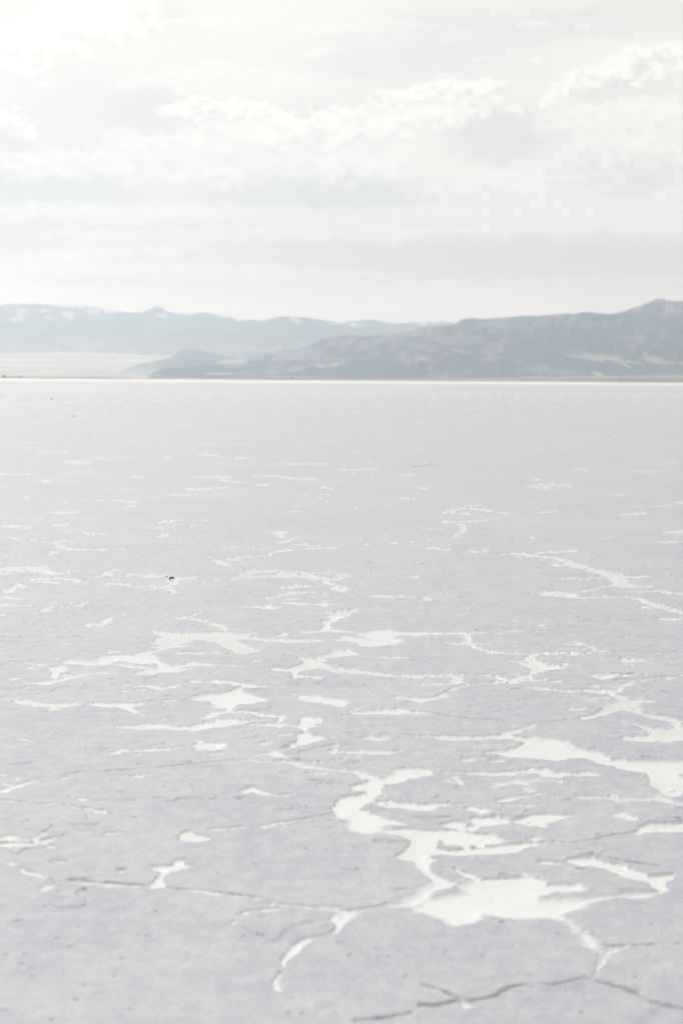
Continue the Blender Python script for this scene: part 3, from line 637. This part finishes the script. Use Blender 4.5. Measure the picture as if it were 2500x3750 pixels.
range_mesh('hill', MID, 13000, 11900, 14500, (-0.17, 0.0), 60, 600, tone_mid, 23, nr=90, nc=260, power=0.9, dvar=0.03, rough_sky=0.5)

# big brown range on the right
RB = [(520, 1386), (560, 1364), (582, 1353), (606, 1345), (701, 1339), (733, 1333), (800, 1333), (877, 1333), (917, 1313), (949, 1299), (990, 1293), (1036, 1285), (1100, 1281), (1140, 1265), (1172, 1245), (1210, 1235), (1250, 1229), (1275, 1226),
      (1286, 1222), (1300, 1227), (1330, 1235), (1370, 1228), (1409, 1221), (1460, 1219), (1505, 1217), (1540, 1205), (1569, 1197), (1620, 1195), (1657, 1193), (1675, 1180), (1696, 1168), (1728, 1164), (1745, 1167), (1792, 1166), (1850, 1163), (1912, 1156), (1983, 1157),
      (2047, 1149), (2111, 1149), (2135, 1142), (2155, 1144), (2191, 1150), (2239, 1150), (2275, 1142), (2310, 1130), (2345, 1119), (2374, 1107), (2400, 1095), (2414, 1093), (2440, 1097), (2470, 1104), (2500, 1102), (2600, 1090), (2750, 1110), (2950, 1150), (3300, 1180)]
SAND = [(2110, 1306, 45, 5, 0, 0.12), (2180, 1312, 45, 11, 0, .28), (2250, 1316, 55, 12, 0, .28), (2290, 1336, 45, 5, 0, .5), (2310, 1326, 60, 6, 0, 0.1), (2420, 1322, 70, 14, 0, .12), (2520, 1332, 90, 8, 0, .05),
        (2360, 1296, 14, 5, 0, .4), (1585, 1242, 4, 3), (2350, 1240, 14, 7), (2190, 1370, 18, 4)]
SAND2 = [(1215, 1337, 52, 6, 0, -.15), (1110, 1345, 45, 8, 0, -.25), (1150, 1323, 18, 5), (800, 1368, 60, 4), (1070, 1382, 90, 4), (1175, 1340, 22, 8)]
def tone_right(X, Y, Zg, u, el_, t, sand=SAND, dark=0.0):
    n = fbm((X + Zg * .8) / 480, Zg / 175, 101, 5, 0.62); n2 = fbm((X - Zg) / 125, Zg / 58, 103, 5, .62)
    c = full(X.shape, (0.025, 0.10, 0.205))  # haze blue painted into the dark rock tone
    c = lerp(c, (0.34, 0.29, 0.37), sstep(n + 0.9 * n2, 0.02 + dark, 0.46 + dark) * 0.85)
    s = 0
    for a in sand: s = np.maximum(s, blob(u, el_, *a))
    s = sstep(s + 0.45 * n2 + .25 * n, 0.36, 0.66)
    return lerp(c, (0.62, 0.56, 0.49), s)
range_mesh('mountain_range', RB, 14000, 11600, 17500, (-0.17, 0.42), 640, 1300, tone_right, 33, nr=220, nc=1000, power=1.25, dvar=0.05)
# darker foothills standing in front of it
RF = [(1100, 1392), (1140, 1372), (1180, 1356), (1250, 1336), (1345, 1320), (1400, 1308), (1425, 1297), (1450, 1275), (1480, 1260), (1505, 1251), (1560, 1249), (1600, 1252), (1650, 1264), (1700, 1277), (1760, 1292), (1808, 1301), (1880, 1305), (1967, 1307),
      (2050, 1304), (2103, 1307), (2150, 1318), (2206, 1328), (2270, 1340), (2320, 1352), (2366, 1354), (2440, 1352), (2500, 1356), (2650, 1350), (2900, 1362), (3300, 1380)]
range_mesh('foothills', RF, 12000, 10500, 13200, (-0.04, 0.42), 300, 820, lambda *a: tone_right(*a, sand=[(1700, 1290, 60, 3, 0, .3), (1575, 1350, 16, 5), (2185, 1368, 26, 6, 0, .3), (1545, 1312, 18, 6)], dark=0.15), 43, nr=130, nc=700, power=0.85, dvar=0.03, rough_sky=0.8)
RL = [(520, 1388), (560, 1366), (582, 1354), (606, 1347), (701, 1342), (735, 1336), (800, 1336), (877, 1338), (950, 1340), (1000, 1350), (1060, 1352), (1110, 1340), (1180, 1326), (1260, 1330), (1320, 1350), (1400, 1370), (1480, 1392)]
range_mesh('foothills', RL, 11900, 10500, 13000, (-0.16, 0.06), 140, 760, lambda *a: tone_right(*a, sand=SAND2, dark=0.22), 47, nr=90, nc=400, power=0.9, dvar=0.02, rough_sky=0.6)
# brown gravel apron at their feet
AP = [(500, 1388), (541, 1386), (560, 1376), (580, 1379), (600, 1378), (628, 1374), (650, 1383), (680, 1385), (760, 1384), (1000, 1378), (1130, 1378), (1150, 1386), (1300, 1388), (1500, 1386), (1800, 1384), (2000, 1379), (2191, 1377), (2350, 1375), (2500, 1371), (2900, 1372), (3300, 1380)]
def tone_ap(X, Y, Zg, u, el_, t):
    n = fbm(X / 400, Y / 300, 121, 5, 0.6)
    c = full(X.shape, (0.33, 0.285, 0.25)); return lerp(c, (0.17, 0.165, 0.16), sstep(n, -0.1, 0.5))
range_mesh('gravel_fan', AP, 9800, 4400, 10400, (-0.16, 0.42), 4, 400, tone_ap, 53, nr=60, nc=500, power=1.6, dvar=0.0, rough_sky=0.5)

# ------------------------------------------------------------------ small things
def thing(name, label, cat, loc, group=None):
    o = bpy.data.objects.new(name, None); COL.objects.link(o); o.location = loc
    o['label'] = label; o['category'] = cat
    if group: o['group'] = group
    return o
def link_mesh(name, V, Fc, mat, parent=None, smooth=False):
    me = bpy.data.meshes.new(name); me.from_pydata([tuple(v) for v in V], [], Fc); me.update()
    me.materials.append(mat)
    if smooth: me.polygons.foreach_set('use_smooth', [True] * len(me.polygons))
    o = bpy.data.objects.new(name, me); COL.objects.link(o)
    if parent: o.parent = parent
    return o
def tag(o, label, cat, group=None):
    o['label'] = label; o['category'] = cat
    if group: o['group'] = group
    return o
def rock_geo(r, sx, sy, sz, seed, n=12, m=8):
    rnd = random.Random(seed); V = []; Fc = []
    ph = [rnd.uniform(0, 6.28) for _ in range(6)]
    for i in range(m + 1):
        th = math.pi * i / m
        for j in range(n):
            a = 2 * math.pi * j / n
            k = 1 + 0.14 * math.sin(2 * a + ph[0]) + 0.12 * math.sin(3 * th + ph[1]) + 0.08 * math.sin(5 * a + 3 * th + ph[2]) + rnd.uniform(-.06, .06)
            V.append((r * sx * k * math.sin(th) * math.cos(a), r * sy * k * math.sin(th) * math.sin(a), r * sz * (k * math.cos(th) + 0.8)))
    for i in range(m):
        for j in range(n):
            a, b = i * n + j, i * n + (j + 1) % n
            Fc.append((a, a + n, b + n, b))
    return V, Fc
def tube_geo(pts, rad, n=6):
    V = []; Fc = []
    for i, p in enumerate(pts):
        p = Vector(p); d = (Vector(pts[min(i + 1, len(pts) - 1)]) - Vector(pts[max(i - 1, 0)])).normalized()
        a = d.cross(Vector((0, 0, 1)));  a = a.normalized() if a.length > 1e-4 else Vector((1, 0, 0)); b = a.cross(d)
        for j in range(n):
            w = 2 * math.pi * j / n; V.append(p + (a * math.cos(w) + b * math.sin(w)) * rad[i])
    for i in range(len(pts) - 1):
        for j in range(n):
            q_, r_ = i * n + j, i * n + (j + 1) % n; Fc.append((q_, r_, r_ + n, q_ + n))
    Fc.append(tuple(range(n))[::-1]); Fc.append(tuple(range(len(V) - n, len(V))))
    return V, Fc
M_BLACK = simple('black_plastic', (0.018, 0.018, 0.03), 0.45, 0.4, 200)
M_REDDISH = simple('reddish_stone', (0.22, 0.10, 0.09), 0.7, 0.3, 60)
M_RED = simple('faded_red', (0.62, 0.40, 0.39), 0.7, 0.2, 20)
M_DARK = simple('dark_stone', (0.17, 0.175, 0.18), 0.8, 0.3, 40)
M_STRAW = simple('dry_straw', (0.52, 0.45, 0.33), 0.8, 0.35, 60)
M_LEAF = simple('dark_foliage', (0.03, 0.045, 0.038), 0.8, 0.4, 0.7)
M_BARK = simple('bark', (0.07, 0.055, 0.045), 0.9, 0.4, 2)
M_SAGE = simple('sage_brush', (0.085, 0.095, 0.075), 0.9, 0.4, 0.5)

g_ = 'dark scraps lying together at the edge of a pool'
def at(X, Y, z=0.006): x, y = ground(X, Y); return (x, y, z)
px = ground(611, 2117)[1] / F           # size of a photo pixel there
# black slab: bevelled plate with a chipped outline
bx_, by_, _ = at(629, 2121)
out_ = [(-8.5, -6), (-7.5, 5), (-3, 8), (2, 7), (7, 8.5), (8.8, 2), (8, -5), (4, -8), (-2, -7)]
V = []; n = len(out_)
for z, s in ((0, 1), (2.6, 1), (3.4, .88)): V += [(x * s * px, y * s * px * 1.2, z * px * 1.2) for x, y in out_]
Fc = [tuple(range(n))[::-1], tuple(range(2 * n, 3 * n))]
for k in (0, 1):
    for j in range(n): Fc.append((k * n + j, k * n + (j + 1) % n, (k + 1) * n + (j + 1) % n, (k + 1) * n + j))
o = link_mesh('shard', V, Fc, M_BLACK); o.location = (bx_, by_, 0.008); o.rotation_euler = (R(4), R(-2), R(3))
tag(o, 'flat black shard with chipped outline lying beside the white pool', 'shard', g_)
def rock(name, X, Y, r, s, mat, seed, label, cat, group=None, z=0.006):
    V, Fc = rock_geo(r, *s, seed); o = link_mesh(name, V, Fc, mat, smooth=True); o.location = at(X, Y, z)
    return tag(o, label, cat, group)
rock('pebble', 610, 2118, 2.4 * px, (1, 1.2, .6), M_BLACK, 3, 'dark rounded pebble right under the forked black twig', 'pebble', g_, 0.008)
rock('pebble', 615.5, 2119, 1.9 * px, (1, 1.1, .6), M_BLACK, 5, 'smaller dark pebble between forked twig and flat black shard', 'pebble', g_, 0.008)
rock('pebble', 601, 2118, 2.6 * px, (1.2, 1.3, .4), M_REDDISH, 9, 'brownish pebble left of the forked black twig', 'pebble', g_, 0.008)
tw = thing('twig', 'small forked black twig sticking up from dark scraps by the pool', 'twig', at(613, 2117), g_)
a = [(2 * px, 0, 0.002), (-1 * px, 0, 3 * px), (-5 * px, 0, 7 * px)]
V, Fc = tube_geo(a, [.8 * px, .7 * px, .4 * px]); link_mesh('stem', V, Fc, M_BLACK, tw)
a = [(-3 * px, 0, 6 * px), (1 * px, .002, 5 * px), (4 * px, .004, 3.6 * px)]
V, Fc = tube_geo(a, [.6 * px, .5 * px, .3 * px]); link_mesh('branch', V, Fc, M_BLACK, tw)
# dry reed stalk
x0, y0 = ground(1514, 1711); px2 = y0 / F
st_ = thing('dry_stalk', 'long thin straw coloured stalk lying on the flat with its end bent up', 'stalk', (x0, y0, 0.01))
a = [(0, 0, .004), (10 * px2, 0, .003), (30 * px2, .05, .006), (48 * px2, .20, .02), (62 * px2, .26, .02), (75 * px2, .18, .012), (102 * px2, .05, .006)]
V, Fc = tube_geo(a, [.004, .004, .0036, .0034, .003, .0025, .0015]); link_mesh('stem', V, Fc, M_STRAW, st_, True)
a = [(0, 0, .004), (-4 * px2, .02, 5 * px2), (-8 * px2, .04, 13 * px2)]
V, Fc = tube_geo(a, [.005, .004, .002]); link_mesh('bent_end', V, Fc, M_STRAW, st_, True)
V, Fc = tube_geo([(60 * px2, .25, .02), (66 * px2, .3, .07), (74 * px2, .33, .10)], [.004, .003, .002]); link_mesh('side_shoot', V, Fc, M_STRAW, st_, True)
# specks far out
rock('stone', 190, 1463, 3.3 * ground(190, 1463)[1] / F, (1, 1, .9), M_RED, 21, 'small faded red stone alone far out on the flat at left', 'stone')
g2 = 'dark stones scattered far out on the salt'
rock('stone', 270, 1527, 2.6 * ground(270, 1527)[1] / F, (1, 1.1, .8), M_DARK, 22, 'dark stone just right of and nearer than the faded red one', 'stone', g2)
rock('stone', 327, 1605, 2.2 * ground(327, 1605)[1] / F, (1.2, 1.1, .7), M_DARK, 23, 'dark stone nearest of the left three, below the other dark one', 'stone', g2)
rock('stone', 2230, 1596, 2.2 * ground(2230, 1596)[1] / F, (1.4, 1.1, .6), M_DARK, 24, 'lone dark stone far out on the right side of the salt', 'stone', g2)

# trees and shrubs on the far shore
def crown_geo(w, h, n, seed, z0, cone=0.5):
    rnd = random.Random(seed); V = []; Fc = []
    lobes = [(rnd.uniform(-.3, .3) * w, rnd.uniform(-.3, .3) * w, z0 + rnd.uniform(.15, .8) * h, rnd.uniform(.18, .34) * w) for _ in range(9)]
    lobes.append((0, 0, z0 + h * .82, w * .16))
    for i in range(n):
        lx_, ly_, lz, lr = rnd.choice(lobes)
        k = 1 - cone * (lz - z0) / h
        d = Vector((rnd.gauss(0, 1), rnd.gauss(0, 1), rnd.gauss(0, 1))).normalized() * lr * rnd.uniform(.4, 1)
        c = Vector((lx_ * k, ly_ * k, lz)) + d
        c.z = max(c.z, z0 * 0.6)
        a = Vector((rnd.gauss(0, 1), rnd.gauss(0, 1), rnd.gauss(0, .7))).normalized() * w * .06
        b = a.cross(Vector((rnd.gauss(0, 1), rnd.gauss(0, 1), rnd.gauss(0, 1)))).normalized() * w * .04
        m = len(V); V += [c - a, c - b, c + a, c + b]; Fc.append((m, m + 1, m + 2, m + 3))
    return V, Fc
YS = 3900.0
def shore(X, name, hpx, wpx, seed, label, cat, group, n=420):
    u, _ = direction(X, 1385); p = YS / F
    t = thing(name, label, cat, (u * YS, YS, 0.0), group)
    h_, w_ = hpx * p, wpx * p
    V, Fc = tube_geo([(0, 0, -.2), (.1 * w_ * .3, 0, h_ * .25), (0, .1, h_ * .6)], [w_ * .05, w_ * .035, w_ * .015]); link_mesh('trunk', V, Fc, M_BARK, t)
    for s in (-1, 1):
        V, Fc = tube_geo([(0, 0, h_ * .2), (s * w_ * .12, .1, h_ * .38), (s * w_ * .25, .2, h_ * .5)], [w_ * .025, w_ * .018, w_ * .008]); link_mesh('limb', V, Fc, M_BARK, t)
    V, Fc = crown_geo(w_, h_ * .95, n, seed, h_ * .12); link_mesh('crown', V, Fc, M_LEAF, t)
gt = 'dark trees and shrubs on the far left shore'
shore(18, 'tree', 11, 12, 31, 'largest dark bushy tree at the left end of the far shore', 'tree', gt, 700)
shore(77, 'tree', 7.5, 9, 32, 'second smaller dark tree on far shore near the left edge', 'tree', gt)
shore(267, 'shrub', 4, 7, 33, 'low dark shrub on the shore between second tree and the close pair', 'shrub', gt)
shore(373, 'shrub', 4.4, 7, 34, 'left one of the close pair of dark shore shrubs', 'shrub', gt)
shore(389, 'shrub', 3.6, 5, 35, 'right one of the close pair of dark shore shrubs', 'shrub', gt)
shore(181, 'shrub', 3.2, 5, 36, 'very low dark shrub just right of the second shore tree', 'shrub', gt)
# continuous low scrub along the shore
rnd = random.Random(77); V = []; Fc = []
for i in range(26000):
    Xp = rnd.uniform(-500, 2900); 
    dens = 1.0 if Xp < 450 else (0.55 if Xp < 1300 else 0.3)
    if rnd.random() > dens: continue
    u, _ = direction(Xp, 1385); yy = YS + 60 + rnd.uniform(0, 160); hh = rnd.uniform(.3, 1.9) * (1.0 if Xp < 450 else .7)
    c = Vector((u * yy, yy, hh * rnd.random())); w_ = rnd.uniform(.5, 1.3)
    a = Vector((w_, rnd.uniform(-.5, .5), rnd.uniform(-.2, .2))); b = Vector((0, rnd.uniform(-.3, .3), hh * .5))
    m = len(V); V += [c - a, c - b, c + a, c + b]; Fc.append((m, m + 1, m + 2, m + 3))
o = link_mesh('scrub', V, Fc, M_SAGE); o['kind'] = 'stuff'; tag(o, 'thin dark line of low scrub along the far shore', 'scrub')

# tiny far buildings
def house_geo(w, d, h, rh):
    V = [(-w/2, -d/2, 0), (w/2, -d/2, 0), (w/2, d/2, 0), (-w/2, d/2, 0), (-w/2, -d/2, h), (w/2, -d/2, h), (w/2, d/2, h), (-w/2, d/2, h), (-w/2, 0, h + rh), (w/2, 0, h + rh)]
    walls = [(0, 1, 5, 4), (1, 2, 6, 9, 5), (2, 3, 7, 6), (3, 0, 4, 8, 7)]
    o_ = .06 * w; k = .15
    R_ = [(-w/2 - o_, -d/2 - o_, h - k), (w/2 + o_, -d/2 - o_, h - k), (w/2 + o_, 0, h + rh + k), (-w/2 - o_, 0, h + rh + k), (w/2 + o_, d/2 + o_, h - k), (-w/2 - o_, d/2 + o_, h - k)]
    R2 = R_ + [(x, y, z + .25) for x, y, z in R_]
    rf = [(6, 7, 8, 9), (9, 8, 10, 11), (0, 3, 2, 1), (3, 5, 4, 2), (0, 1, 7, 6), (4, 5, 11, 10), (1, 2, 8, 7), (2, 4, 10, 8), (0, 6, 9, 3), (3, 9, 11, 5)]
    return V, walls, R2, rf
def far_house(X, Y, wpx, hpx, dist, cw, cr, label, group=None, zb=None):
    u, e_ = direction(X, Y); p = dist / F
    z = 0.0 if zb is None else zb
    t = thing('building', label, 'building', (u * dist, dist, z), group)
    V, wl, R2, rf = house_geo(wpx * p, wpx * p * .6, hpx * p * .75, hpx * p * .25)
    link_mesh('wall', V, wl, simple('painted_wall', cw, .8, .1, .2), t)
    link_mesh('roof', R2, rf, simple('roof_sheet', cr, .6, .1, .2), t)
    # a door and a window on the side facing the flat
    w_, h_ = wpx * p, hpx * p * .75
    for nm, xa, xb, za, zb_ in (('door', -.08, .04, 0, .6), ('window', .2, .34, .35, .65), ('window', -.38, -.24, .35, .65)):
        yf = -w_ * .3 - .06
        V = [(xa*w_, yf, za*h_), (xb*w_, yf, za*h_), (xb*w_, yf, zb_*h_), (xa*w_, yf, zb_*h_), (xa*w_, yf+.05, za*h_), (xb*w_, yf+.05, za*h_), (xb*w_, yf+.05, zb_*h_), (xa*w_, yf+.05, zb_*h_)]
        link_mesh(nm, V, [(0,1,2,3),(4,7,6,5),(0,4,5,1),(1,5,6,2),(2,6,7,3),(3,7,4,0)], simple('glazing', (.1,.11,.12), .3, .1, .2), t)
    return t
gb = 'tiny far buildings at the foot of the hills'
far_house(1068, 1388, 9, 10, 4250, (.12, .62, .36), (.15, .55, .36), 'tiny mint green building on the shore under the brown hills', gb)
far_house(1158, 1390, 14, 5, 4250, (.8, .78, .72), (.75, .74, .7), 'wider low white building right of the mint green one', gb)
far_house(1176, 1390, 9, 6, 4300, (.8, .78, .72), (.72, .7, .66), 'narrow white building closest right of the wide white one', gb)

# ------------------------------------------------------------------ haze
bmin, bmax = (-24000, -9000, -3.0), (24000, 24500, 1190.0)
V = [(x, y, z) for z in (bmin[2], bmax[2]) for x, y in ((bmin[0], bmin[1]), (bmax[0], bmin[1]), (bmax[0], bmax[1]), (bmin[0], bmax[1]))]
m = bpy.data.materials.new('haze_air'); m.use_nodes = True; nt = m.node_tree; nt.nodes.clear()
out = nt.nodes.new('ShaderNodeOutputMaterial'); pv = nt.nodes.new('ShaderNodeVolumePrincipled')
pv.inputs['Color'].default_value = (0.845, 0.928, 1.0, 1); pv.inputs['Density'].default_value = 7.4e-5; pv.inputs['Anisotropy'].default_value = 0.75
nt.links.new(pv.outputs[0], out.inputs['Volume'])
hz = link_mesh('haze', V, [(0, 3, 2, 1), (4, 5, 6, 7), (0, 1, 5, 4), (1, 2, 6, 5), (2, 3, 7, 6), (3, 0, 4, 7)], m)
hz['kind'] = 'stuff'; hz['label'] = 'pale blue haze filling the air over the flat'; hz['category'] = 'haze'
